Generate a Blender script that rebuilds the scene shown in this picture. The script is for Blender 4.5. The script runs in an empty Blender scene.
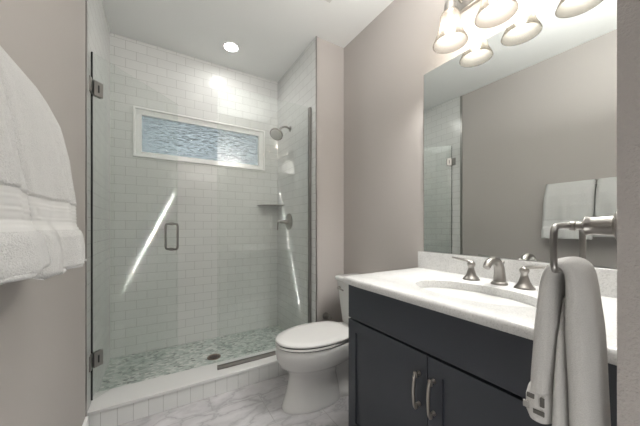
import bpy, bmesh, math, random
from mathutils import Vector, Matrix
C = bpy.context.scene.collection
PI = math.pi
random.seed(4)

# ------------------------------------------------------------------ camera
CAM_Z, YAW, PITCH = 1.178, 0.5448, 0.0
cd = bpy.data.cameras.new('camera')
cam = bpy.data.objects.new('camera', cd); C.objects.link(cam)
cam.location = (0, 0, CAM_Z)
cam.rotation_euler = (PI/2 + PITCH, 0, -YAW)
cd.sensor_width = 36; cd.lens = 268.81/640*36
cd.shift_y = 14.02/640; cd.clip_start = 0.01
bpy.context.scene.camera = cam

# ------------------------------------------------------------------ world, lights, exposure
vs = bpy.context.scene.view_settings
vs.view_transform = 'Standard'; vs.look = 'None'; vs.gamma = 1.0; vs.use_curve_mapping = False
vs.exposure = 1.84
w = bpy.data.worlds.new('world'); bpy.context.scene.world = w; w.use_nodes = True
wt = w.node_tree; wc = wt.nodes.new('ShaderNodeTexCoord'); wn_ = wt.nodes.new('ShaderNodeTexNoise'); wn_.inputs['Scale'].default_value = 9; wn_.inputs['Detail'].default_value = 3
wt.links.new(wc.outputs['Generated'], wn_.inputs['Vector'])
wr = wt.nodes.new('ShaderNodeValToRGB'); wt.links.new(wn_.outputs[0], wr.inputs[0])
for e_, (p_, c_) in zip(wr.color_ramp.elements, ((.42, (.15, .16, .19, 1)), (.58, (.72, .80, .83, 1)))): e_.position = p_; e_.color = c_
wt.links.new(wr.outputs[0], wt.nodes['Background'].inputs[0])
w.node_tree.nodes['Background'].inputs[1].default_value = 0.30

def area(name, loc, rot, sx, sy, power, col=(1, 1, 1), spread=180):
    l = bpy.data.lights.new(name, 'AREA'); l.shape = 'RECTANGLE'; l.size = sx; l.size_y = sy
    l.energy = power; l.color = col; l.spread = math.radians(spread)
    o = bpy.data.objects.new(name, l); C.objects.link(o); o.location = loc; o.rotation_euler = rot
    return o
def point(name, loc, rad, power, col=(1, 1, 1)):
    l = bpy.data.lights.new(name, 'POINT'); l.shadow_soft_size = rad; l.energy = power; l.color = col
    o = bpy.data.objects.new(name, l); C.objects.link(o); o.location = loc
    return o
def point(name, loc, rad, power, col=(1, 1, 1)):
    l = bpy.data.lights.new(name, 'POINT'); l.shadow_soft_size = rad; l.energy = power; l.color = col
    o = bpy.data.objects.new(name, l); C.objects.link(o); o.location = loc
    return o
up_fill = area('added_ceiling_fill', (0.80, 0.27, 2.05), (0, 0, 0), 0.6, 0.25, 9.2, (1.0, 0.985, 0.965))  # unseen fill added above the frame, facing up to brighten the ceiling
up_fill.rotation_euler = (PI, 0, 0)
fl = area('added_hall_fill', (-0.02, -0.30, 0.55), (0, 0, 0), 0.7, 0.5, 1.0, (1.0, 0.985, 0.965))  # unseen fill added low in the hall to lift walls and ceiling
fl.rotation_euler = Vector((0.45, 0.62, 0.65)).to_track_quat('-Z', 'Y').to_euler()
area('added_hall_top_fill', (0.1, -1.0, 2.42), (0, 0, 0), 1.6, 1.4, 3.0, (1.0, 0.975, 0.95))  # soft fill added behind the camera, no fixture there

def streak_lamp(name, a, b, d, dist, width, power):
    # a thin lamp added in the hall, its streak falling from a to b along direction d
    a, b, d = Vector(a), Vector(b), Vector(d).normalized(); m_ = (a+b)/2 - d*dist; v = (b-a) - d*(b-a).dot(d)
    o = area(name, m_, (0, 0, 0), v.length, width, power, (1.0, .98, .95), .3)
    X = v.normalized(); Z = -d; Y = Z.cross(X); o.matrix_world = Matrix.Translation(m_) @ Matrix((X, Y, Z)).transposed().to_4x4()
streak_lamp('added_streak_lamp', (.147, 2.844, 1.513), (-.267, 2.844, .585), (0, 1, 0), 3.05, .007, .028)
streak_lamp('added_streak_lamp', (1.164, 2.785, 1.59), (1.164, 2.28, .40), (.40, .91, -.10), 2.95, .008, .055)

# ------------------------------------------------------------------ materials
def mat(name, col=(.8, .8, .8), rough=.5, metal=0.0, spec=.5):
    m = bpy.data.materials.new(name); m.use_nodes = True
    b = m.node_tree.nodes['Principled BSDF']
    b.inputs['Base Color'].default_value = (*col, 1)
    b.inputs['Roughness'].default_value = rough
    b.inputs['Metallic'].default_value = metal
    b.inputs['Specular IOR Level'].default_value = spec
    return m
def nt(m): return m.node_tree, m.node_tree.nodes, m.node_tree.links, m.node_tree.nodes['Principled BSDF']
def node(t, kind, **kw):
    n = t.nodes.new(kind)
    for k, v in kw.items():
        if k in n.inputs: n.inputs[k].default_value = v
        else: setattr(n, k, v)
    return n
def bump(m, height, strength=.3, dist=.01):
    t, n, l, b = nt(m)
    bp = node(t, 'ShaderNodeBump'); bp.inputs['Strength'].default_value = strength; bp.inputs['Distance'].default_value = dist
    l.new(height, bp.inputs['Height']); l.new(bp.outputs[0], b.inputs['Normal'])
def coords(t): return t.nodes.new('ShaderNodeTexCoord').outputs['Object']
def noise(t, vec, scale, detail=4, rough=.55, dist=0):
    n = node(t, 'ShaderNodeTexNoise'); n.inputs['Scale'].default_value = scale; n.inputs['Detail'].default_value = detail
    n.inputs['Roughness'].default_value = rough; n.inputs['Distortion'].default_value = dist
    t.links.new(vec, n.inputs['Vector']); return n
def ramp(t, fac, stops):
    r = t.nodes.new('ShaderNodeValToRGB'); e = r.color_ramp.elements
    while len(e) < len(stops): e.new(.5)
    for i, (p, c) in enumerate(stops):
        e[i].position = p; e[i].color = (*c, 1) if len(c) == 3 else c
    t.links.new(fac, r.inputs[0]); return r.outputs[0]
def mixc(t, fac, a, b, mode='MIX'):
    n = t.nodes.new('ShaderNodeMix'); n.data_type = 'RGBA'; n.blend_type = mode
    for s, v in ((n.inputs[0], fac), (n.inputs[6], a), (n.inputs[7], b)):
        if isinstance(v, (int, float)): s.default_value = v
        elif isinstance(v, tuple): s.default_value = (*v, 1)
        else: t.links.new(v, s)
    return n.outputs[2]

def paint(name, col, tex=60, strength=.12, dist=.002, rough=.7):
    m = mat(name, col, rough, spec=.25); t, n, l, b = nt(m)
    bump(m, noise(t, coords(t), tex, 3).outputs[0], strength, dist); return m
M = {}
M['wall'] = paint('greige_wall_paint', (.465, .437, .415))
M['wall_near'] = paint('textured_greige_wall_paint', (.465, .437, .415), 210, .8, .0035)
M['ceiling'] = paint('white_ceiling_paint', (.78, .79, .775))
M['white_trim'] = mat('white_trim_paint', (.90, .90, .89), .35)
M['hall_floor'] = mat('hall_floor_board', (.36, .32, .28), .5)

def tile_mat(name, plane, bw=.1545, rh=.0775, c=(.72, .73, .715), g=(.50, .505, .49), off=.5, rough=.2, zoff=0.0, xoff=0.0):
    m = mat(name, c, rough); t, n, l, b = nt(m)
    s = n.new('ShaderNodeSeparateXYZ'); l.new(coords(t), s.inputs[0])
    cb = n.new('ShaderNodeCombineXYZ')
    l.new(s.outputs[plane[0]], cb.inputs[0]); l.new(s.outputs[plane[1]], cb.inputs[1])
    va = node(t, 'ShaderNodeVectorMath', operation='ADD'); va.inputs[1].default_value = (xoff, zoff, 0)
    l.new(cb.outputs[0], va.inputs[0])
    br = n.new('ShaderNodeTexBrick'); l.new(va.outputs[0], br.inputs['Vector'])
    br.inputs['Scale'].default_value = 1; br.inputs['Brick Width'].default_value = bw; br.inputs['Row Height'].default_value = rh
    br.inputs['Mortar Size'].default_value = .0018; br.inputs['Mortar Smooth'].default_value = .3; br.offset = off
    br.inputs['Bias'].default_value = 0
    br.inputs['Color1'].default_value = (*c, 1); br.inputs['Color2'].default_value = (*[x*.965 for x in c], 1); br.inputs['Mortar'].default_value = (*g, 1)
    l.new(br.outputs['Color'], b.inputs['Base Color'])
    inv = node(t, 'ShaderNodeMath', operation='SUBTRACT'); inv.inputs[0].default_value = 1; l.new(br.outputs['Fac'], inv.inputs[1])
    ad = node(t, 'ShaderNodeMath', operation='MULTIPLY_ADD'); nz = noise(t, coords(t), 9, 2)
    l.new(nz.outputs[0], ad.inputs[0]); ad.inputs[1].default_value = .12; l.new(inv.outputs[0], ad.inputs[2])
    bump(m, ad.outputs[0], .35, .0025)
    return m
M['tile_back'] = tile_mat('white_subway_tile_back', (0, 2), zoff=-.072)
M['tile_side'] = tile_mat('white_subway_tile_side', (1, 2), zoff=-.072, xoff=-2.844)
M['tile_curb'] = tile_mat('white_curb_tile', (0, 2), bw=.0785, rh=.30, off=0, xoff=.202+.0785*4)
# mosaic floor
m = M['mosaic'] = mat('green_white_marble_mosaic', (.6, .6, .6), .3); t, n, l, b = nt(m)
co = coords(t); mp = node(t, 'ShaderNodeMapping'); mp.inputs['Scale'].default_value = (1.0, 1.35, 1); mp.inputs['Rotation'].default_value = (0, 0, .5); l.new(co, mp.inputs[0])
vo = node(t, 'ShaderNodeTexVoronoi'); vo.inputs['Scale'].default_value = 36; l.new(mp.outputs[0], vo.inputs['Vector'])
ve_ = node(t, 'ShaderNodeTexVoronoi', feature='DISTANCE_TO_EDGE'); ve_.inputs['Scale'].default_value = 36; l.new(mp.outputs[0], ve_.inputs['Vector'])
sr = n.new('ShaderNodeSeparateColor'); l.new(vo.outputs['Color'], sr.inputs[0])
nz = noise(t, co, 5, 3)
fx = mixc(t, .35, sr.outputs[0], nz.outputs[0])
col = ramp(t, fx, [(.14, (.17, .19, .18)), (.32, (.33, .39, .365)), (.52, (.48, .55, .515)), (.8, (.68, .70, .67))])
gr = ramp(t, ve_.outputs[0], [(.03, (1, 1, 1)), (.07, (0, 0, 0))])
l.new(mixc(t, gr, col, (.50, .51, .49)), b.inputs['Base Color'])
# marble floor tile
m = M['marble'] = mat('grey_veined_marble_tile', (.6, .6, .6), .22); t, n, l, b = nt(m)
co = coords(t)
mp = node(t, 'ShaderNodeMapping'); mp.inputs['Rotation'].default_value = (0, 0, .6); mp.inputs['Scale'].default_value = (1, 1.9, 1); l.new(co, mp.inputs[0])
wz = noise(t, mp.outputs[0], 3.2, 4, .6)
va = node(t, 'ShaderNodeVectorMath', operation='MULTIPLY_ADD'); l.new(wz.outputs['Color'], va.inputs[0]); va.inputs[1].default_value = (.45, .45, 0); l.new(mp.outputs[0], va.inputs[2])
v1 = node(t, 'ShaderNodeTexVoronoi', feature='DISTANCE_TO_EDGE'); v1.inputs['Scale'].default_value = 3.6; l.new(va.outputs[0], v1.inputs['Vector'])
vein = ramp(t, v1.outputs[0], [(0, (.0, .0, .0)), (.035, (.6, .6, .6)), (.16, (1, 1, 1))])
cl = noise(t, va.outputs[0], 4, 5)
base = ramp(t, cl.outputs[0], [(.34, (.49, .48, .495)), (.52, (.60, .59, .60)), (.75, (.67, .66, .67))])
c1 = mixc(t, vein, (.42, .41, .425), base)
br = n.new('ShaderNodeTexBrick'); l.new(co, br.inputs['Vector'])
for k, v in (('Scale', 1), ('Brick Width', .61), ('Row Height', .305), ('Mortar Size', .0018)): br.inputs[k].default_value = v
l.new(mixc(t, br.outputs['Fac'], c1, (.40, .39, .39)), b.inputs['Base Color'])
# quartz
m = M['quartz'] = mat('white_speckled_quartz', (.74, .74, .73), .22); t, n, l, b = nt(m)
co = coords(t)
sp = noise(t, co, 170, 3, .7); cl = noise(t, co, 16, 4)
a = ramp(t, sp.outputs[0], [(.34, (.56, .56, .55)), (.45, (.68, .68, .67)), (.62, (.74, .74, .73))])
bb = ramp(t, cl.outputs[0], [(.35, (.93, .93, .93)), (.6, (1, 1, 1))])
l.new(mixc(t, 1.0, a, bb, 'MULTIPLY'), b.inputs['Base Color'])
M['curb_top'] = mat('white_curb_stone', (.70, .70, .69), .3)
M['navy'] = mat('charcoal_cabinet_paint', (.044, .050, .062), .38)
M['navy_dark'] = mat('black_cabinet_carcass', (.006, .006, .007), .7)
M['porcelain'] = mat('white_porcelain', (.68, .68, .665), .08)
M['seat'] = mat('white_toilet_seat_plastic', (.72, .715, .70), .18)
M['nickel'] = mat('brushed_nickel', (.36, .345, .325), .3, 1.0)
M['nickel_dark'] = mat('dark_brushed_nickel', (.34, .33, .315), .33, 1.0)
M['pewter'] = mat('aged_pewter', (.42, .39, .36), .34, 1.0)
M['seal_gap_shade'] = mat('black_seal_and_gap_shade', (.02, .025, .024), .5)
M['mirror'] = mat('mirror_silvering', (.78, .81, .80), .0, 1.0)
M['mirror_edge'] = mat('dark_mirror_edge', (.10, .13, .12), .3)
M['drain'] = mat('bronze_drain_metal', (.30, .23, .20), .4, 1.0)
M['vent'] = mat('vent_plastic', (.62, .62, .60), .5)
M['vent_dark'] = mat('vent_slot_dark', (.05, .05, .05), .8)
M['grey_thread'] = mat('grey_embroidery', (.12, .115, .105), .9)
M['grey_thread_light'] = mat('light_grey_embroidery', (.36, .35, .33), .9)

def terry(name, col, sc=420):
    m = mat(name, col, 1.0, spec=.1); t, n, l, b = nt(m)
    b.inputs['Sheen Weight'].default_value = .25
    co = coords(t)
    a = noise(t, co, sc, 2); c = noise(t, co, 55, 3)
    mm = node(t, 'ShaderNodeMath', operation='ADD'); l.new(a.outputs[0], mm.inputs[0]); l.new(c.outputs[0], mm.inputs[1])
    bump(m, mm.outputs[0], .7, .0032)
    l.new(ramp(t, a.outputs[0], [(.3, tuple(x*.86 for x in col)), (.65, col)]), b.inputs['Base Color'])
    return m
M['towel'] = terry('white_terry_cloth', (.66, .66, .65))
M['towel2'] = terry('offwhite_terry_cloth', (.70, .69, .665), 800)
M['towel_band'] = mat('white_woven_band', (.70, .70, .69), .9)

def glass_mat(name, tint):
    m = bpy.data.materials.new(name); m.use_nodes = True; t = m.node_tree; t.nodes.clear()
    o = t.nodes.new('ShaderNodeOutputMaterial'); mx = t.nodes.new('ShaderNodeMixShader')
    tr = t.nodes.new('ShaderNodeBsdfTransparent'); tr.inputs[0].default_value = (*tint, 1)
    gl = t.nodes.new('ShaderNodeBsdfGlossy'); gl.inputs['Roughness'].default_value = 0.0
    lw = t.nodes.new('ShaderNodeLayerWeight'); pw = node(t, 'ShaderNodeMath', operation='POWER'); pw.inputs[1].default_value = 5
    fr = node(t, 'ShaderNodeMath', operation='MULTIPLY_ADD'); fr.inputs[1].default_value = .95; fr.inputs[2].default_value = .04
    t.links.new(lw.outputs['Facing'], pw.inputs[0]); t.links.new(pw.outputs[0], fr.inputs[0])
    t.links.new(fr.outputs[0], mx.inputs[0]); t.links.new(tr.outputs[0], mx.inputs[1]); t.links.new(gl.outputs[0], mx.inputs[2]); t.links.new(mx.outputs[0], o.inputs[0])
    return m
M['glass'] = glass_mat('clear_green_tinted_glass', (.972, .985, .978))
# frosted window pane
m = M['frost'] = bpy.data.materials.new('rippled_obscure_glass'); m.use_nodes = True; t = m.node_tree; t.nodes.clear()
o = t.nodes.new('ShaderNodeOutputMaterial'); g = t.nodes.new('ShaderNodeBsdfGlass'); g.inputs['Roughness'].default_value = .13; g.inputs['Color'].default_value = (.93, .96, .96, 1)
co = coords(t); mp = node(t, 'ShaderNodeMapping'); mp.inputs['Scale'].default_value = (20, 1, 55); mp.inputs['Rotation'].default_value = (0, .25, 0); t.links.new(co, mp.inputs[0])
nz = noise(t, mp.outputs[0], 1.0, 2, .5, 1.2)
bp = node(t, 'ShaderNodeBump'); bp.inputs['Strength'].default_value = 1; bp.inputs['Distance'].default_value = .022
t.links.new(nz.outputs[0], bp.inputs['Height']); t.links.new(bp.outputs[0], g.inputs['Normal']); t.links.new(g.outputs[0], o.inputs[0])
# lamps
def emit(name, col, s):
    m = bpy.data.materials.new(name); m.use_nodes = True; t = m.node_tree; t.nodes.clear()
    o = t.nodes.new('ShaderNodeOutputMaterial'); e = t.nodes.new('ShaderNodeEmission'); e.inputs[0].default_value = (*col, 1); e.inputs[1].default_value = s
    t.links.new(e.outputs[0], o.inputs[0]); return m
M['bulb'] = emit('warm_bulb', (1.0, .92, .82), 9)
_t = M['bulb'].node_tree; _e = [x for x in _t.nodes if x.type == 'EMISSION'][0]; _o = [x for x in _t.nodes if x.type == 'OUTPUT_MATERIAL'][0]
_m = _t.nodes.new('ShaderNodeMixShader'); _m.inputs[0].default_value = .8; _t.links.new(_e.outputs[0], _m.inputs[1]); _t.links.new(_t.nodes.new('ShaderNodeBsdfTransparent').outputs[0], _m.inputs[2]); _t.links.new(_m.outputs[0], _o.inputs[0])
M['can'] = emit('recessed_lens', (1.0, .98, .95), 16)
m = M['shade'] = bpy.data.materials.new('alabaster_glass_shade'); m.use_nodes = True; t = m.node_tree; t.nodes.clear()
o = t.nodes.new('ShaderNodeOutputMaterial'); mx = t.nodes.new('ShaderNodeMixShader'); mx.inputs[0].default_value = .5
d = t.nodes.new('ShaderNodeBsdfDiffuse'); d.inputs[0].default_value = (.050, .046, .041, 1)
tl = t.nodes.new('ShaderNodeBsdfTranslucent'); tl.inputs[0].default_value = (.055, .050, .044, 1)
t.links.new(d.outputs[0], mx.inputs[1]); t.links.new(tl.outputs[0], mx.inputs[2])
tp = t.nodes.new('ShaderNodeBsdfTransparent'); tp.inputs[0].default_value = (1, .97, .92, 1)
m2 = t.nodes.new('ShaderNodeMixShader'); m2.inputs[0].default_value = .30
t.links.new(mx.outputs[0], m2.inputs[1]); t.links.new(tp.outputs[0], m2.inputs[2]); t.links.new(m2.outputs[0], o.inputs[0])

# ------------------------------------------------------------------ mesh helpers
def box(bm, x0, x1, y0, y1, z0, z1, bev=0, mi=0):
    vs_ = [bm.verts.new((x, y, z)) for x in (x0, x1) for y in (y0, y1) for z in (z0, z1)]
    fs = [(0, 1, 3, 2), (4, 6, 7, 5), (0, 4, 5, 1), (2, 3, 7, 6), (0, 2, 6, 4), (1, 5, 7, 3)]
    F = [bm.faces.new([vs_[i] for i in f]) for f in fs]
    for f in F: f.material_index = mi
    if bev:
        es = list({e for f in F for e in f.edges})
        bmesh.ops.bevel(bm, geom=es, offset=bev, segments=3, profile=.7, affect='EDGES')
    return bm
def lathe(bm, prof, origin=(0, 0, 0), axis=(0, 0, 1), seg=32, cap=True):
    q = Vector((0, 0, 1)).rotation_difference(Vector(axis).normalized()); O = Vector(origin)
    rings = []
    for r, z in prof:
        rings.append([bm.verts.new(O + q @ Vector((r*math.cos(2*PI*i/seg), r*math.sin(2*PI*i/seg), z))) for i in range(seg)])
    for a, b in zip(rings, rings[1:]):
        for i in range(seg): bm.faces.new((a[i], a[(i+1) % seg], b[(i+1) % seg], b[i]))
    if cap:
        bm.faces.new(rings[0][::-1]); bm.faces.new(rings[-1])
    return bm
def loft(bm, rings, cap=True, closed=True):
    R = [[bm.verts.new(p) for p in r] for r in rings]; n = len(R[0])
    for a, b in zip(R, R[1:]):
        for i in range(n if closed else n-1): bm.faces.new((a[i], a[(i+1) % n], b[(i+1) % n], b[i]))
    if cap: bm.faces.new(R[0][::-1]); bm.faces.new(R[-1])
    return bm
def smooth_path(pts, k=6):
    P = [Vector(p) for p in pts]; P = [2*P[0]-P[1]] + P + [2*P[-1]-P[-2]]; out = []
    for i in range(1, len(P)-2):
        for j in range(k):
            u = j/k; a, b, c, d = P[i-1:i+3]
            out.append(.5*((2*b) + (c-a)*u + (2*a-5*b+4*c-d)*u*u + (3*b-a-3*c+d)*u**3))
    out.append(P[-2]); return out
def tube(bm, pts, rad, seg=14, flat=1.0, ref=None):
    pts = [Vector(p) for p in pts]; n = len(pts)
    rads = rad if isinstance(rad, (list, tuple)) else [rad]*n
    rings = []; up = Vector(ref) if ref else None
    for i, p in enumerate(pts):
        T = (pts[min(i+1, n-1)] - pts[max(i-1, 0)]).normalized()
        if up is None:
            up = Vector((0, 0, 1)) if abs(T.z) < .9 else Vector((1, 0, 0))
        N = (up - T*up.dot(T)).normalized(); B = T.cross(N); up = N
        k = i*(len(rads)-1)/max(n-1, 1); k0 = int(k); k1 = min(k0+1, len(rads)-1); r = rads[k0]*(1-(k-k0)) + rads[k1]*(k-k0)
        rings.append([p + N*r*math.cos(2*PI*j/seg)*flat + B*r*math.sin(2*PI*j/seg) for j in range(seg)])
    return loft(bm, rings)
def obj(name, bm, m, parent=None, smooth=False, loc=None, sub=0, bev=0):
    bmesh.ops.recalc_face_normals(bm, faces=bm.faces)
    me = bpy.data.meshes.new(name); bm.to_mesh(me); bm.free()
    for x in (m if isinstance(m, list) else [m]): me.materials.append(M[x])
    if smooth:
        me.polygons.foreach_set('use_smooth', [True]*len(me.polygons))
        me.set_sharp_from_angle(angle=math.radians(smooth if smooth is not True else 50))
    o = bpy.data.objects.new(name, me); C.objects.link(o)
    if loc: o.location = loc
    if parent: o.parent = parent
    if bev:
        md = o.modifiers.new('bevel', 'BEVEL'); md.width = bev; md.segments = 2; md.limit_method = 'ANGLE'
    if sub:
        md = o.modifiers.new('sub', 'SUBSURF'); md.levels = sub; md.render_levels = sub
    return o
def B(): return bmesh.new()
def tag(o, label, cat=None, group=None, kind=None):
    if label: o['label'] = label
    if cat: o['category'] = cat
    if group: o['group'] = group
    if kind: o['kind'] = kind
    return o
def thing(name, label, cat, loc=(0, 0, 0), rz=0, group=None):
    o = bpy.data.objects.new(name, None); C.objects.link(o); o.location = loc; o.rotation_euler = (0, 0, rz)
    o.empty_display_size = .05
    return tag(o, label, cat, group)
def struct(name, bm, m, label, cat, parent=None, **k):
    o = obj(name, bm, m, parent, **k)
    if not parent: tag(o, label, cat, kind='structure')
    return o

# ------------------------------------------------------------------ dimensions
XL, XR, XW = -.338, 1.164, 1.459
YN, YC, YS, YG, YB = .115, 1.981, 1.986, 2.078, 2.844
H = 2.812; ZS = .072; JX = .595
WX0, WX1, WZ0, WZ1 = -.178, 1.010, 1.795, 2.233

# ------------------------------------------------------------------ room shell
struct('floor', box(B(), XL-.1, XW+.1, -.005, YC+.1, -.06, 0), 'marble', 'grey veined marble tile floor in front of the toilet', 'floor')
struct('floor_shower', box(B(), XL-.1, XR+.1, YC+.1, YB+.1, -.06, ZS), 'mosaic', 'green and white marble mosaic floor inside the shower', 'shower floor')
struct('ceiling', box(B(), XL-.1, XW+.1, -.005, YB+.1, H, H+.1), 'ceiling', 'smooth white ceiling over the bathroom and shower', 'ceiling')
struct('wall_left', box(B(), XL-.1, XL, -.005, 1.965, 0, H), 'wall', 'greige painted wall on the left behind the bath towels', 'wall')
struct('wall_shower_left', box(B(), XL-.1, XL, 1.965, YB+.1, 0, H), 'tile_side', 'white subway tiled left wall of the shower', 'wall')
bm = B()
box(bm, XL, WX0, YB, YB+.16, 0, H); box(bm, WX1, XR, YB, YB+.16, 0, H)
box(bm, WX0, WX1, YB, YB+.16, 0, WZ0); box(bm, WX0, WX1, YB, YB+.16, WZ1, H)
struct('wall_back', bm, 'tile_back', 'white subway tiled back wall of the shower with the window', 'wall')
struct('wall_shower_right', box(B(), XR, XR+.008, YS, YB+.1, 0, H), 'tile_side', 'white subway tiled right wall of the shower with the shower head', 'wall')
struct('wall_partition', box(B(), XR+.008, XW+.1, YS+.003, YB+.1, 0, H), 'wall', 'narrow greige wall behind the toilet beside the shower glass', 'wall')
struct('wall_right', box(B(), XW, XW+.1, -.005, YS+.003, 0, H), 'wall', 'greige painted wall on the right behind the mirror and toilet tank', 'wall')
bm = B(); box(bm, JX, XW, -.005, YN, 0, H); 
struct('wall_near', bm, 'wall_near', 'textured greige doorway wall end at the right edge of the picture', 'wall')
bm = B(); box(bm, XL, -.305, -.005, YN, 0, H); box(bm, -.305, JX, -.005, YN, 2.04, H)
struct('wall_near_header', bm, 'wall', 'greige wall over and left of the doorway', 'wall')
struct('trim_1', box(B(), XL, XL+.004, 1.940, 1.967, 0, H), 'nickel_dark', 'dark metal tile edge strip on the left wall beside the shower', 'trim')
struct('trim_2', box(B(), XR-.002, XR+.009, YS-.004, YS+.003, .0, H), 'nickel_dark', 'dark metal tile edge strip at the right corner of the shower opening', 'trim')
def baseboard(name, x0, x1, y0, y1, lab):
    struct(name, box(B(), x0, x1, y0, y1, 0, .133, .003), 'white_trim', lab, 'baseboard')
baseboard('baseboard_left', XL, XL+.014, .12, 1.938, 'white baseboard along the left wall')
baseboard('baseboard_back', XR+.012, XW-.016, YS-.012, YS+.003, 'white baseboard at the foot of the narrow wall behind the toilet')
baseboard('baseboard_right', XW-.014, XW, 1.14, YS-.014, 'white baseboard on the right wall behind the toilet')

# hall behind the doorway
struct('floor_hall', box(B(), -1.6, 2.0, -2.6, -.005, -.06, 0), 'hall_floor', 'hall floor outside the doorway', 'floor')
struct('ceiling_hall', box(B(), -1.6, 2.0, -2.6, -.005, 2.44, 2.5), 'ceiling', 'hall ceiling outside the doorway', 'ceiling')
struct('wall_hall_back', box(B(), -1.7, 2.1, -2.7, -2.6, -.06, 2.5), 'wall', 'far wall of the hall', 'wall')
struct('wall_hall_left', box(B(), -1.7, -1.6, -2.6, -.005, -.06, 2.5), 'wall', 'left wall of the hall', 'wall')
struct('wall_hall_right', box(B(), 2.0, 2.1, -2.6, -.005, -.06, 2.5), 'wall', 'right wall of the hall', 'wall')
bm = B(); box(bm, -1.6, XL-.1, -.08, -.005, 0, 2.44); box(bm, XW+.1, 2.0, -.08, -.005, 0, 2.44)
struct('wall_hall_front', bm, 'wall', 'hall walls either side of the bathroom', 'wall')

# shower curb
cb = thing('shower_curb', 'white tiled shower curb with a pale stone top', 'curb', ((XL+XR)/2, 2.085, 0))
cb['kind'] = 'structure'
cb.name = 'trim_3'
X0, X1 = XL-(XL+XR)/2, XR-(XL+XR)/2
o = obj('curb_face', box(B(), XL, XR, YC+.003, 2.185, 0, .111), 'tile_curb', cb); o.location = (-(XL+XR)/2, -2.085, 0)
obj('curb_top', box(B(), X0, X1, YC-.006-2.085, 2.19-2.085, .111, .1315, .004), 'curb_top', cb)

# window
wn = thing('window_1', 'long white framed high window with rippled obscure glass', 'window', ((WX0+WX1)/2, YB, WZ0)); wn['kind'] = 'structure'
wx, wz = (WX1-WX0)/2, WZ1-WZ0
bm = B(); tt = .016
for a in ((-wx, wx, wz-tt, wz), (-wx, wx, 0, tt), (-wx, -wx+tt, tt, wz-tt), (wx-tt, wx, tt, wz-tt)): box(bm, a[0], a[1], -.012, .03, a[2], a[3], .002)
obj('window_casing', bm, 'white_trim', wn)
bm = B(); f = .046; e = tt
for a in ((-wx+e, wx-e, wz-e-f, wz-e), (-wx+e, wx-e, e, e+f*.75), (-wx+e, -wx+e+f, e+f*.75, wz-e-f), (wx-e-f, wx-e, e+f*.75, wz-e-f)): box(bm, a[0], a[1], .006, .05, a[2], a[3], .003)
fr = obj('window_frame', bm, 'white_trim', wn)
obj('window_pane', box(B(), -wx+e+f-.004, wx-e-f+.004,   .026, .032, e+f*.75-.004, wz-e-f+.004), 'frost', wn)

# ------------------------------------------------------------------ shower glass
# fixed panel
fp = thing('shower_glass_panel', 'fixed clear shower glass panel held in a nickel channel on the right', 'glass panel', (.378, YG, .1315))
W1 = XR-.378
obj('glass', box(B(), .0, W1-.004, -.005, .005, .012, 2.10, .001), 'glass', fp)
bm = B(); box(bm, 0, W1-.02, -.011, -.006, 0.0, .026); box(bm, 0, W1-.02, .006, .011, 0, .026); box(bm, 0, W1-.02, -.011, .011, 0, .006)
obj('bottom_channel', bm, 'nickel', fp)
bm = B(); box(bm, W1-.022, W1-.001, -.012, -.006, 0.0, 2.10); box(bm, W1-.022, W1-.001, .006, .012, 0, 2.10); box(bm, W1-.006, W1-.001, -.012, .012, 0, 2.10)
obj('side_channel', bm, 'nickel_dark', fp)
# door, hinged on the left wall and swung into the shower
A = math.radians(46.5)
dr = thing('shower_glass_door', 'clear glass shower door standing open into the shower with a loop pull', 'shower door', (XL+.0055, YG, .144), A)
DW = .70
obj('glass', box(B(), 0, DW, -.005, .005, 0, 2.079, .001), 'glass', dr)
obj('edge_seal', box(B(), -.0025, .001, -.0052, .0052, 0, 2.079), 'seal_gap_shade', dr)
for z in (.235, 1.87):
    bm = B(); box(bm, .004, .058, -.012, -.0055, z-.045, z+.045, .002); box(bm, .004, .058, .0055, .012, z-.045, z+.045, .002)
    h = obj('hinge', bm, 'nickel_dark', dr)
    # wall leaf of the hinge stays against the tiled wall
    bm = B(); box(bm, -.005, .003, -.052, .010, z-.045, z+.045, .002); bmesh.ops.rotate(bm, verts=bm.verts, cent=(0, 0, 0), matrix=Matrix.Rotation(-A, 3, 'Z'))
    obj('wall_plate', bm, 'nickel_dark', h)
    obj('hinge_slot', box(B(), .026, .034, -.0135, -.0115, z-.022, z+.022), 'seal_gap_shade', h)  # black inlay standing in for the dark of the plate's cutout
hd = None
bm = B(); hx, hz0, hz1 = .632, .850, 1.060
for s in (-1, 1):
    pts = [(hx, 0, hz0)] + smooth_path([(hx, s*.03, hz0), (hx, s*.05, hz0+.004), (hx, s*.058, hz0+.022), (hx, s*.058, hz0+.06), (hx, s*.058, hz1-.06), (hx, s*.058, hz1-.022), (hx, s*.05, hz1-.004), (hx, s*.03, hz1)], 4) + [(hx, 0, hz1)]
    tube(bm, pts, .0085, 12)
for z in (hz0, hz1):
    for s in (-1, 1): lathe(bm, [(.013, 0), (.013, .008)], (hx, s*.005, z), (0, s, 0), 16)
obj('door_pull', bm, 'nickel_dark', dr, smooth=True)

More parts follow.
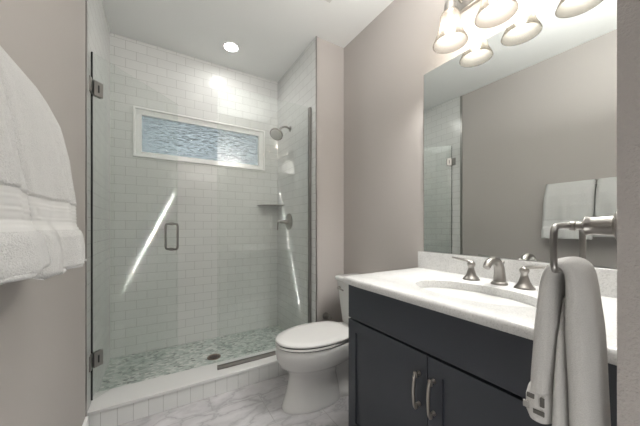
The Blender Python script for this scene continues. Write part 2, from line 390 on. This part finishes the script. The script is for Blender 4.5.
# ------------------------------------------------------------------ toilet (faces -X)
ty = 1.60
to = thing('toilet', 'white two-piece toilet with its lid closed between vanity and shower', 'toilet', (1.05, ty, 0))
def egg(xf, xb, hw, z, n=40, p=2.0, wide=.42):
    # egg outline in world X relative to 1.05: front xf, back xb
    L = xb-xf; c = xf + L*(1-wide) if False else xf + L*.52
    out = []
    for i in range(n):
        a = 2*PI*i/n; ca, sa = math.cos(a), math.sin(a)
        ex = (xb-c) if ca > 0 else (c-xf)
        pp = 2.0 if ca <= 0 else p
        x = c + ex*math.copysign(abs(ca)**(2/pp), ca); y = hw*math.copysign(abs(sa)**(2/pp), sa)
        out.append((x-1.05, y, z))
    return out
secs = [(.690, 1.12, .120, 0, 2.4), (.688, 1.12, .123, .012, 2.4), (.696, 1.115, .118, .03, 2.4), (.718, 1.10, .104, .10, 2.4), (.734, 1.085, .096, .17, 2.4), (.738, 1.09, .098, .21, 2.4), (.730, 1.12, .108, .238, 2.4),
        (.702, 1.18, .140, .262, 2.5), (.672, 1.22, .168, .288, 2.6), (.656, 1.23, .182, .325, 2.6), (.650, 1.23, .187, .372, 2.6), (.650, 1.23, .188, .400, 2.6), (.656, 1.228, .184, .408, 2.6)]
obj('bowl', loft(B(), [egg(a, b_, c, z, p=p) for a, b_, c, z, p in secs]), 'porcelain', to, smooth=True)
secs = [(.98, 1.36, .095, 0, 3), (.98, 1.36, .097, .012, 3), (.99, 1.35, .085, .04, 3), (1.0, 1.34, .062, .10, 3), (1.0, 1.34, .060, .20, 3), (1.0, 1.36, .085, .29, 3), (1.0, 1.38, .10, .33, 3)]
obj('trapway', loft(B(), [egg(a, b_, c, z, p=p) for a, b_, c, z, p in secs]), 'porcelain', to, smooth=True)
bm = B(); box(bm, 1.16-1.05, 1.435-1.05, -.15, .15, .27, .425, .03)
obj('deck', bm, 'porcelain', to, smooth=True)
obj('seat_gap_core', loft(B(), [egg(.658, 1.188, .180, .407), egg(.658, 1.188, .180, .442)]), 'seal_gap_shade', to, smooth=True)  # black core paints the shade in the gaps around seat and lid
obj('seat_ring', loft(B(), [egg(.652, 1.19, .186, .414), egg(.648, 1.195, .190, .4165), egg(.648, 1.195, .190, .4255), egg(.652, 1.19, .186, .428)]), 'seat', to, smooth=True)
obj('lid', loft(B(), [egg(.652, 1.195, .186, .435, p=3), egg(.648, 1.20, .190, .4375, p=3), egg(.648, 1.20, .190, .446, p=3), egg(.658, 1.19, .181, .453), egg(.70, 1.16, .14, .4555), egg(.85, 1.0, .03, .456)]), 'seat', to, smooth=60)
for s in (-1, 1): obj('seat_hinge', box(B(), 1.175-1.05, 1.215-1.05, s*.075-.022, s*.075+.022, .424, .446, .006), 'seat', to, smooth=True)
def rrect(x0, x1, hw, z, r=.035, n=6):
    out = []
    for cx, cy, a0 in ((x1-r, hw-r, 0), (x0+r, hw-r, PI/2), (x0+r, -hw+r, PI), (x1-r, -hw+r, 1.5*PI)):
        for i in range(n+1):
            a = a0 + PI/2*i/n; out.append((cx-1.05+r*math.cos(a), cy+r*math.sin(a), z))
    return out
tk = [(1.265, 1.430, .155, .425), (1.262, 1.430, .162, .435), (1.245, 1.432, .178, .60), (1.232, 1.433, .190, .745), (1.232, 1.433, .190, .752)]
obj('tank', loft(B(), [rrect(*a) for a in tk]), 'porcelain', to, smooth=True)
lt = [(1.224, 1.435, .198, .753), (1.218, 1.437, .203, .757), (1.218, 1.437, .203, .778), (1.223, 1.436, .199, .786), (1.235, 1.43, .188, .789)]
obj('tank_lid', loft(B(), [rrect(*a) for a in lt]), 'porcelain', to, smooth=True)
bm = B(); lathe(bm, [(.014, 0), (.014, .012), (.009, .02)], (1.234-1.05, .135, .70), (-1, 0, 0), 16)
tube(bm, [(1.212-1.05, .135, .70), (1.210-1.05, .09, .698), (1.211-1.05, .06, .694)], .006, 10)
obj('flush_lever', bm, 'nickel', to, smooth=True)
# supply valve
sv = thing('supply_valve', 'small nickel water stop valve on the narrow wall behind the toilet', 'valve', (1.263, YS+.003, .40))
obj('escutcheon', lathe(B(), [(.03, 0), (.028, .006), (.012, .012), (.009, .05)], (0, 0, 0), (0, -1, 0), 20), 'nickel', sv, smooth=True)
bm = B(); lathe(bm, [(.012, -.02), (.013, 0), (.013, .02), (.008, .03)], (0, -.055, 0), (0, 0, 1), 16)
obj('valve_body', bm, 'nickel', sv, smooth=True)
obj('knob', lathe(B(), [(.008, 0), (.016, .004), (.016, .012), (.006, .016)], (0, -.066, 0), (0, -1, 0), 16), 'nickel', sv, smooth=True)

# ------------------------------------------------------------------ vanity
VY0, VY1 = YN+.002, 1.146; CX = .872; CT = .917; CBZ = .882
vn = thing('vanity_cabinet', 'charcoal blue shaker vanity cabinet with two doors under the white counter', 'vanity cabinet', (CX, (VY0+VY1)/2, 0))
yo = (VY0+VY1)/2
bm = B(); box(bm, .022, XW-CX-.002, VY0-yo, VY0-yo+.018, .1, .880)
box(bm, .022, XW-CX-.002, VY1-yo-.018, VY1-yo, 0, .880); box(bm, .022, XW-CX-.002, VY0-yo+.018, VY1-yo-.018, .1, .118); box(bm, XW-CX-.012, XW-CX-.002, VY0-yo+.018, VY1-yo-.018, .118, .880)
box(bm, .022, .04, VY0-yo+.018, VY1-yo-.018, .840, .880); box(bm, .022, .04, VY0-yo+.018, VY1-yo-.018, .675, .715)
obj('body', bm, 'navy', vn)
obj('toe_kick', box(B(), .08, .09, VY0-yo, VY1-yo-.018, 0, .1), 'navy_dark', vn)
obj('face_backing', box(B(), .022, .026, VY0-yo+.019, VY1-yo-.019, .119, .880), 'navy_dark', vn)
obj('drawer_front', box(B(), 0, .021, VY0-yo+.02, VY1-yo, .702, .872, .0015), 'navy', vn)
def shaker(y0, y1, z0, z1, hy):
    bm = B(); r = .058
    box(bm, .008, .019, y0+r-.004, y1-r+.004, z0+r-.004, z1-r+.004)
    for a in ((y0, y0+r, z0, z1), (y1-r, y1, z0, z1), (y0+r, y1-r, z0, z0+r), (y0+r, y1-r, z1-r, z1)): box(bm, 0, .02, *a)
    d = obj('door', bm, 'navy', vn)
    bm = B()
    for z in (.492, .610):
        lathe(bm, [(.009, 0), (.009, .004), (.0055, .008), (.0055, .022)], (0, hy, z), (-1, 0, 0), 12)
        box(bm, -.026, -.017, hy-.008, hy+.008, z-.010, z+.010, .002)
    tube(bm, smooth_path([(-.022, hy, .480), (-.030, hy, .500), (-.034, hy, .551), (-.030, hy, .602), (-.022, hy, .622)], 4), [.0045, .0058, .0065, .0058, .0045], 10, 1.0)
    obj('handle', bm, 'pewter', d, smooth=True)
shaker(.659-yo, VY1-yo, .11, .692, .694-yo)
shaker(VY0-yo+.02, .655-yo, .11, .692, .629-yo)

# countertop with oval cut-out
SX, SY, SA, SB = 1.10, .622, .150, .245
ct = thing('countertop', 'white speckled quartz vanity countertop with backsplash and oval sink cut-out', 'countertop', (SX, SY, CBZ))
def oval(a, b, z, n=64, cx=0, cy=0): return [(cx+a*math.cos(2*PI*i/n), cy+b*math.sin(2*PI*i/n), z) for i in range(n)]
def outer_pt(d, x0, x1, y0, y1):
    tx = (x1 if d[0] > 0 else x0)/d[0] if abs(d[0]) > 1e-9 else 1e9
    ty_ = (y1 if d[1] > 0 else y0)/d[1] if abs(d[1]) > 1e-9 else 1e9
    k = min(tx, ty_); return (d[0]*k, d[1]*k)
def clamp_ring(x0, x1, y0, y1, z, n=64, r=.03):
    out = []
    # keep corners by snapping the nearest samples to the corners
    pts = [outer_pt((SA*math.cos(2*PI*i/n), SB*math.sin(2*PI*i/n)), x0, x1, y0, y1) for i in range(n)]
    for cx, cy in ((x0, y0), (x0, y1), (x1, y0), (x1, y1)):
        j = min(range(n), key=lambda i: (pts[i][0]-cx)**2+(pts[i][1]-cy)**2)
        q = .29*r if (cx == x0 and cy == y1) else 0
        pts[j] = (cx+q, cy-q)
    return [(x, y, z) for x, y in pts]
x0, x1, y0, y1 = .835-SX, XW-.001-SX, YN+.001-SY, 1.168-SY; T = CT-CBZ
ins = lambda d: (x0+d, x1, y0, y1-d)
rings = [oval(SA, SB, 0), clamp_ring(*ins(.004), 0), clamp_ring(*ins(0), .006), clamp_ring(*ins(0), T-.014), clamp_ring(*ins(.003), T-.006), clamp_ring(*ins(.009), T-.001), clamp_ring(*ins(.014), T),
         oval(SA+.004, SB+.004, T), oval(SA+.001, SB+.001, T-.002), oval(SA, SB, T-.006), oval(SA, SB, 0)]
obj('slab', loft(B(), rings, cap=False), 'quartz', ct, smooth=35)
obj('backsplash', box(B(), XW-.021-SX, XW-.001-SX, y0, 1.156-SY, T, T+.104, .002), 'quartz', ct)
# sink
sk = thing('sink', 'white oval undermount sink basin set in the quartz counter', 'sink', (SX, SY, CBZ))
secs = [(SA+.012, SB+.012, -.001), (SA-.001, SB-.001, -.001), (SA-.008, SB-.010, -.02), (SA-.022, SB-.03, -.07), (SA-.05, SB-.075, -.115), (SA-.09, SB-.15, -.138), (.022, .022, -.143)]
ou = [(a+.008 if i else a, b_+.008 if i else b_, z-.009) for i, (a, b_, z) in enumerate(secs)][::-1]
obj('basin', loft(B(), [oval(*s) for s in ou] + [oval(*s) for s in secs[::-1]][::-1][::1], cap=False) if False else loft(B(), [oval(*s) for s in secs]), 'porcelain', sk, smooth=60)
obj('drain_ring', lathe(B(), [(.024, -.142), (.023, -.139), (.016, -.140), (.015, -.143)], (0, 0, 0), (0, 0, 1), 24), 'nickel', sk, smooth=True)

# faucet
fc = thing('faucet', 'brushed nickel widespread faucet with two bell-shaped lever handles behind the sink', 'faucet', (1.335, .625, CT+.0006))
bm = B()
lathe(bm, [(.034, 0), (.034, .004), (.031, .009), (.027, .013)], (0, 0, 0), seg=28)
path = smooth_path([(.004, 0, .006), (.003, 0, .04), (-.004, 0, .080), (-.024, 0, .104), (-.056, 0, .112), (-.090, 0, .104), (-.110, 0, .084)], 5)
tube(bm, path, [.0265, .0235, .021, .0195, .0175, .016, .0145], 20, 1.0, ref=(0, 1, 0))
obj('spout', bm, 'nickel', fc, smooth=True)
bm = B(); lathe(bm, [(.0035, 0), (.0035, .045), (.006, .049), (.007, .056), (.002, .061)], (.034, 0, .045), (0, 0, 1), 12)
obj('lift_rod', bm, 'nickel', fc, smooth=True)
for s_, yy in ((1, .128), (-1, -.098)):
    bm = B()
    lathe(bm, [(.038, 0), (.038, .004), (.032, .010), (.021, .028), (.0145, .050), (.013, .062), (.0165, .069), (.018, .078), (.014, .087), (.006, .094)], (0, yy, 0), seg=28)
    h = obj('handle', bm, 'nickel', fc, smooth=True)
    bm = B(); tube(bm, smooth_path([(0, yy, .085), (-.003, yy+s_*.022, .093), (-.006, yy+s_*.060, .097), (-.008, yy+s_*.094, .101)], 4), [.0095, .009, .0078, .007], 12, .8)
    obj('lever', bm, 'nickel', h, smooth=True)

# mirror
mr = thing('wall_mirror', 'large frameless wall mirror above the vanity backsplash', 'mirror', (XW, .62, 1.024))
obj('mirror_backing', box(B(), -.004, -.0008, .137-.62, 1.122-.62, 0, 1.124), 'mirror_edge', mr)
obj('mirror_glass', box(B(), -.0065, -.0042, .138-.62, 1.1205-.62, .0015, 1.1225), 'mirror', mr)

# ------------------------------------------------------------------ vanity light
vl = thing('vanity_light', 'three-shade vanity light with alabaster bell shades above the mirror', 'wall light', (XW, .637, 2.415))
obj('back_bar', box(B(), -.028, -.001, -.30, .30, -.045, .045, .008), 'nickel', vl, smooth=True)
for k, yy in enumerate((.225, 0, -.225)):
    bm = B(); tube(bm, smooth_path([(-.02, yy, 0), (-.07, yy, .012), (-.115, yy, 0), (-.13, yy, -.045)], 5), .007, 12)
    lathe(bm, [(.010, -.02), (.026, -.035), (.029, -.05), (.029, -.085), (.020, -.090)], (-.13, yy, -.01), seg=24)
    arm = obj('arm', bm, 'nickel', vl, smooth=True)
    pr = [(.026, -.085), (.038, -.090), (.047, -.105), (.050, -.135), (.054, -.170), (.064, -.205), (.080, -.240), (.085, -.254)]
    pr2 = [(r-.004, z) for r, z in pr[::-1]]
    obj('shade', lathe(B(), pr+pr2, (-.13, yy, -.01), seg=40, cap=False), 'shade', arm, smooth=60)
    obj('bulb', lathe(B(), [(.011, -.095), (.013, -.12), (.022, -.145), (.029, -.170), (.029, -.185), (.022, -.203), (.010, -.212), (.002, -.214)], (-.13, yy, -.01), seg=20), 'bulb', arm, smooth=True)
    point('vanity_bulb_light', (XW-.13, .637+yy, 2.222), .02, 8.0, (1.0, .98, .95))

# recessed ceiling light
rl = thing('recessed_ceiling_light', 'round recessed light glowing in the ceiling over the shower', 'ceiling light', (.574, 2.505, H))
obj('trim_ring', lathe(B(), [(.075, 0), (.075, -.004), (.070, -.007), (.058, -.005), (.057, -.001)], seg=36, cap=False), 'white_trim', rl, smooth=True)
obj('lens', lathe(B(), [(.057, -.001), (.056, -.0035)], seg=36), 'can', rl)
cl_ = area('recessed_lamp_light', (.574, 2.505, H-.006), (0, 0, 0), .10, .10, .35, (1.0, .98, .95), 160); cl_.data.shape = 'DISK'
# vent
ve = thing('ceiling_vent', 'small square white exhaust vent grille at the top edge of the ceiling', 'vent', (.93, 1.50, H))
bm = B(); box(bm, -.14, .14, -.13, .13, -.012, 0, .004)
obj('vent_frame', bm, 'vent', ve)
obj('vent_slot', box(B(), -.10, .10, -.09, .09, -.0135, -.0115), 'vent_dark', ve)
for i in range(9): obj('vent_slat', box(B(), -.10, .10, -.088+i*.021, -.080+i*.021, -.018, -.013), 'vent', ve)

# ------------------------------------------------------------------ shower fittings
sh = thing('overhead_shower', 'nickel shower head on a curved arm high on the right shower wall', 'shower head', (XR, 2.51, 2.182))
obj('flange', lathe(B(), [(.030, 0), (.029, .005), (.014, .011)], (0, 0, 0), (-1, 0, 0), 24), 'nickel_dark', sh, smooth=True)
obj('arm', tube(B(), smooth_path([(-.005, 0, 0), (-.05, 0, .012), (-.095, 0, -.004), (-.13, 0, -.045)], 6), .0105, 14), 'nickel_dark', sh, smooth=True)
ax = Vector((-.50, -.42, -.76)).normalized()
hb = obj('spray_head', lathe(B(), [(.012, -.005), (.015, .012), (.018, .025), (.038, .040), (.062, .050), (.066, .056), (.066, .066), (.062, .070)], (-.13, 0, -.045), ax, 32), 'nickel', sh, smooth=True)
obj('spray_face', lathe(B(), [(.057, .069), (.055, .073), (.02, .074)], (-.13, 0, -.045), ax, 32), 'vent', sh, smooth=True)
va_ = thing('shower_valve', 'round nickel shower valve plate with a lever on the right shower wall', 'shower valve', (XR, 2.54, 1.232))
obj('trim_plate', lathe(B(), [(.086, 0), (.085, .006), (.072, .012), (.040, .016)], (0, 0, 0), (-1, 0, 0), 40), 'nickel_dark', va_, smooth=True)
obj('stem', lathe(B(), [(.028, .012), (.024, .035), (.018, .06), (.018, .09), (.010, .096)], (0, 0, 0), (-1, 0, 0), 24), 'nickel_dark', va_, smooth=True)
obj('lever', tube(B(), smooth_path([(-.085, 0, .004), (-.110, 0, .0), (-.122, 0, -.02), (-.126, 0, -.085)], 5), [.010, .009, .008, .006], 12), 'nickel_dark', va_, smooth=True)
# corner shelf
cs = B(); n_ = 16
arc = [(-.235*math.cos(PI/2*i/n_)**.85, -.20*math.sin(PI/2*i/n_)**.85) for i in range(n_+1)]
pts = [(0, 0)] + arc
loft(cs, [[(x, y, -.0035) for x, y in pts], [(x, y, .0035) for x, y in pts]])
sf = obj('corner_shelf', cs, 'nickel_dark', loc=(XR, YB, 1.412), bev=.002)
tag(sf, 'small dark corner shelf where the back and right shower walls meet', 'shower shelf')
# drain
dn = thing('shower_drain', 'small bronze drain grate in the mosaic shower floor', 'drain', (.414, 2.424, ZS))
obj('grate_rim', lathe(B(), [(.055, 0), (.055, .003), (.046, .004), (.044, .001)], seg=28, cap=False), 'drain', dn, smooth=True)
bm = B(); lathe(bm, [(.044, .0005), (.044, .0015)], seg=28)
g = obj('grate', bm, 'drain', dn)
bm = B()
for i in range(-3, 4):
    h_ = math.sqrt(max(.0, .036**2-(i*.011)**2)); box(bm, -h_, h_, i*.011-.0025, i*.011+.0025, .0014, .0022)
obj('grate_slots', bm, 'vent_dark', dn)

# ------------------------------------------------------------------ bath towels on the left wall
def prof_interp(pr, z):
    for (xa, za), (xb, zb) in zip(pr, pr[1:]):
        if zb <= z <= za: k = (za-z)/(za-zb+1e-9); return xa+(xb-xa)*k
    return pr[-1][0]
def bath_towel(name, label, y0, y1, shift, zb, seed, band=(1.17, 1.24), droop=0.0):
    """a thick folded towel over a rail, hanging in front of and behind it; flares away from the wall towards its hem"""
    rnd = random.Random(seed); ph = [rnd.uniform(0, 6.28) for _ in range(6)]
    front = [(-.303, 1.588), (-.290, 1.570), (-.272, 1.535), (-.245, 1.468), (-.221, 1.369), (-.205, 1.235), (-.200, 1.185), (-.184, 1.155), (-.176, 1.12), (-.171, 1.06)]
    ny = 40; rings = []
    th_f = .055
    zs = []
    N = 120; ztop = 1.588
    def wob(y, z):
        k = min(1, max(0, (ztop-z)/.3))
        return k*(.009*math.sin(y*31+ph[0]+z*3) + .005*math.sin(y*57+ph[1]-z*5) + .003*math.sin(z*23+ph[2]))
    root = thing(name, label, 'bath towel', (-.30, (y0+y1)/2, zb), group=None)
    ox, oy, oz = -.30, (y0+y1)/2, zb
    outs = []
    for j in range(ny+1):
        y = y0+(y1-y0)*j/ny
        ed = min(j, ny-j)/ny; rnd_e = .024*(1-min(1, ed/.09))**2      # soft edges
        ring = []
        for i in range(N+1):                                         # front face top -> hem
            z = ztop - (ztop-zb)*i/N
            x = prof_interp(front, z) + shift + wob(y, z) - rnd_e
            zz = z
            if i == N: x -= .006
            if band[0] < z < band[1]:
                x -= .0026 + .0014*math.cos((z-band[0])/(band[1]-band[0])*2*PI*7)
            ring.append((x-ox, y-oy, zz-oz + droop*(y-y0)*(i/N)))
        xb_ = prof_interp(front, zb)+shift
        ring.append((xb_-.020-ox, y-oy, zb-.006-oz + droop*(y-y0)))
        ring.append((xb_-.045-ox, y-oy, zb-oz + droop*(y-y0)))       # under the front fold
        for z in (1.2, 1.35, 1.5):                                   # inner side of the front flap
            ring.append((prof_interp(front, z)+shift-.045-ox, y-oy, z-oz))
        ring.append((-.297-ox, y-oy, 1.548-oz)); ring.append((-.305-ox, y-oy, 1.558-oz)); ring.append((-.3135-ox, y-oy, 1.548-oz)); ring.append((-.3145-ox, y-oy, 1.5-oz))
        for z in (1.3, 1.14, zb+.02): ring.append((-.316-ox, y-oy, z-oz))
        for z in (zb+.02, 1.3, 1.5, 1.565): ring.append((-.334+rnd_e*.4-ox, y-oy, z-oz))
        ring.append((-.328-ox, y-oy, 1.582-oz)); ring.append((-.316-ox, y-oy, 1.590-oz))
        rings.append(ring)
    nf = N
    bm = loft(B(), rings)
    for f in bm.faces:
        zc = sum(v.co.z for v in f.verts)/len(f.verts)+oz; xc = sum(v.co.x for v in f.verts)/len(f.verts)+ox
        if band[0] < zc < band[1] and xc > -.24+shift: f.material_index = 1
    obj('cloth', bm, ['towel', 'towel_band'], root, smooth=80)
    # hem cord
    bm = B(); xb_ = prof_interp(front, zb)+shift
    tube(bm, [(xb_-.006-ox+wob(y0+(y1-y0)*j/20, zb), y0+.040+(y1-y0-.080)*j/20-oy, .001+droop*(y1-y0)*j/20) for j in range(21)], .0045, 8)
    obj('hem', bm, 'towel', root, smooth=True)
    return root
bath_towel('bath_towel', 'white bath towel nearest the shower door on the left wall rail', .744, 1.090, 0.0, 1.078, 1)
bath_towel('bath_towel', 'nearer white bath towel cut off by the left edge of the picture', .34, .734, .005, 1.102, 5)
tr_ = thing('towel_rail', 'nickel towel rail on the left wall under the bath towels', 'towel rail', (XL, .70, 1.555))
obj('rail', tube(B(), [(.033, -.30, -.010), (.033, .30, -.010)], .0078, 12), 'nickel', tr_, smooth=True)
for s in (-1, 1): obj('post', lathe(B(), [(.018, 0), (.016, .004), (.009, .01), (.009, .033)], (0, s*.29, -.010), (1, 0, 0), 16), 'nickel', tr_, smooth=True)

# ------------------------------------------------------------------ towel ring and hand towel at the right
RX, RY, RZ = .633, .181, 1.180
rg = thing('towel_ring', 'brushed nickel towel ring on a thick post beside the doorway', 'towel ring', (RX, YN, RZ))
obj('post', lathe(B(), [(.030, 0), (.030, .004), (.0165, .010), (.0150, .030), (.0150, .040), (.0162, .0415), (.0162, .044), (.009, .046), (.0065, .050), (.0065, .056), (.0085, .058), (.0085, .064), (.006, .067), (.006, .072)], (0, 0, 0), (0, 1, 0), 36), 'nickel', rg, smooth=40)
dy = RY-YN; hw = .069; hz = .075
pts = smooth_path([(-.02, dy, 0), (-hw+.012, dy, -.001), (-hw+.002, dy, -.008), (-hw, dy, -.022), (-hw, dy, -hz+.015), (-hw+.003, dy, -hz+.004), (-hw+.014, dy, -hz), (0, dy, -hz), (hw-.014, dy, -hz), (hw-.003, dy, -hz+.004), (hw, dy, -hz+.015), (hw, dy, -.022), (hw-.002, dy, -.008), (hw-.012, dy, -.001), (.02, dy, 0)], 4)
obj('ring', tube(B(), pts+[Vector((-.02, dy, 0))], .0052, 12, ref=(0, 1, 0)), 'nickel_dark', rg, smooth=True)
# hand towel
ht = thing('hand_towel', 'off-white hand towel with grey stitched squares hanging through the towel ring', 'hand towel', (RX, RY, RZ-hz))
def towel_sec(c, T, wx_, thk, n=28, pw=2.6, wb=0, ph=0):
    """cross-section ring around point c=(y,z), T=direction (dy,dz) of the path"""
    N = (-T[1], T[0]); out = []
    for i in range(n):
        a = 2*PI*i/n; ca, sa = math.cos(a), math.sin(a)
        x = wx_*math.copysign(abs(ca)**(2/pw), ca); t_ = thk*math.copysign(abs(sa)**(2/pw), sa)
        t_ += wb*math.sin(x*75+ph)
        out.append((x, c[0]+N[0]*t_, c[1]+N[1]*t_))
    return out
path = [(.028, -.240), (.027, -.19), (.024, -.14), (.020, -.06), (.017, -.018), (.010, .001), (-.001, .007), (-.012, .001), (-.017, -.018), (-.020, -.06), (-.025, -.15), (-.028, -.25), (-.031, -.36), (-.032, -.45)]
P2 = smooth_path([(0, a, b_) for a, b_ in path], 4); rings = []
for i, p in enumerate(P2):
    a, b_ = P2[max(i-1, 0)], P2[min(i+1, len(P2)-1)]; T_ = ((b_-a).y, (b_-a).z); L = math.hypot(*T_); T_ = (T_[0]/L, T_[1]/L)
    dz = -p.z; wx_ = .052 + min(.008, max(0, dz)*.07)
    k = min(1, max(0, dz/.10)); thk = .0125 + .0060*k
    if i == 0: wx_ -= .008; thk *= .55
    rings.append(towel_sec((p.y, p.z), T_, wx_, thk, wb=.0012*k, ph=p.z*9))
obj('cloth', loft(B(), rings), 'towel2', ht, smooth=80)
rr = []
for z, wx_, th_, yc in ((-.05, .03, .003, -.002), (-.12, .050, .007, -.001), (-.2, .058, .010, .000), (-.3, .062, .013, .000), (-.338, .062, .014, .001), (-.342, .055, .008, .001)):
    rr.append(towel_sec((yc, z), (0, 1), wx_, th_))
obj('inner_fold', loft(B(), rr), 'towel2', ht, smooth=80)
# rolled hem at the front end with stitched squares
bm = B(); rr = []
for z, wx_, th_, yc in ((-.276, .050, .010, .027), (-.272, .058, .020, .028), (-.258, .0625, .0245, .029), (-.236, .0625, .0245, .029), (-.220, .060, .022, .028), (-.213, .055, .016, .028)):
    rr.append(towel_sec((yc, z), (0, 1), wx_, th_))
hm = obj('hem_band', loft(B(), rr), 'towel2', ht, smooth=80)
for q, (yy, zz, a, b_, mm) in enumerate(((.035, -.228, .0055, .004, 'grey_thread'), (.018, -.232, .003, .008, 'grey_thread'), (.042, -.246, .0045, .006, 'grey_thread_light'), (.023, -.252, .008, .004, 'grey_thread'))):
    obj('stitched_square', box(B(), -.0632, -.0600, yy-a, yy+a, zz-b_, zz+b_, .001), mm, hm)
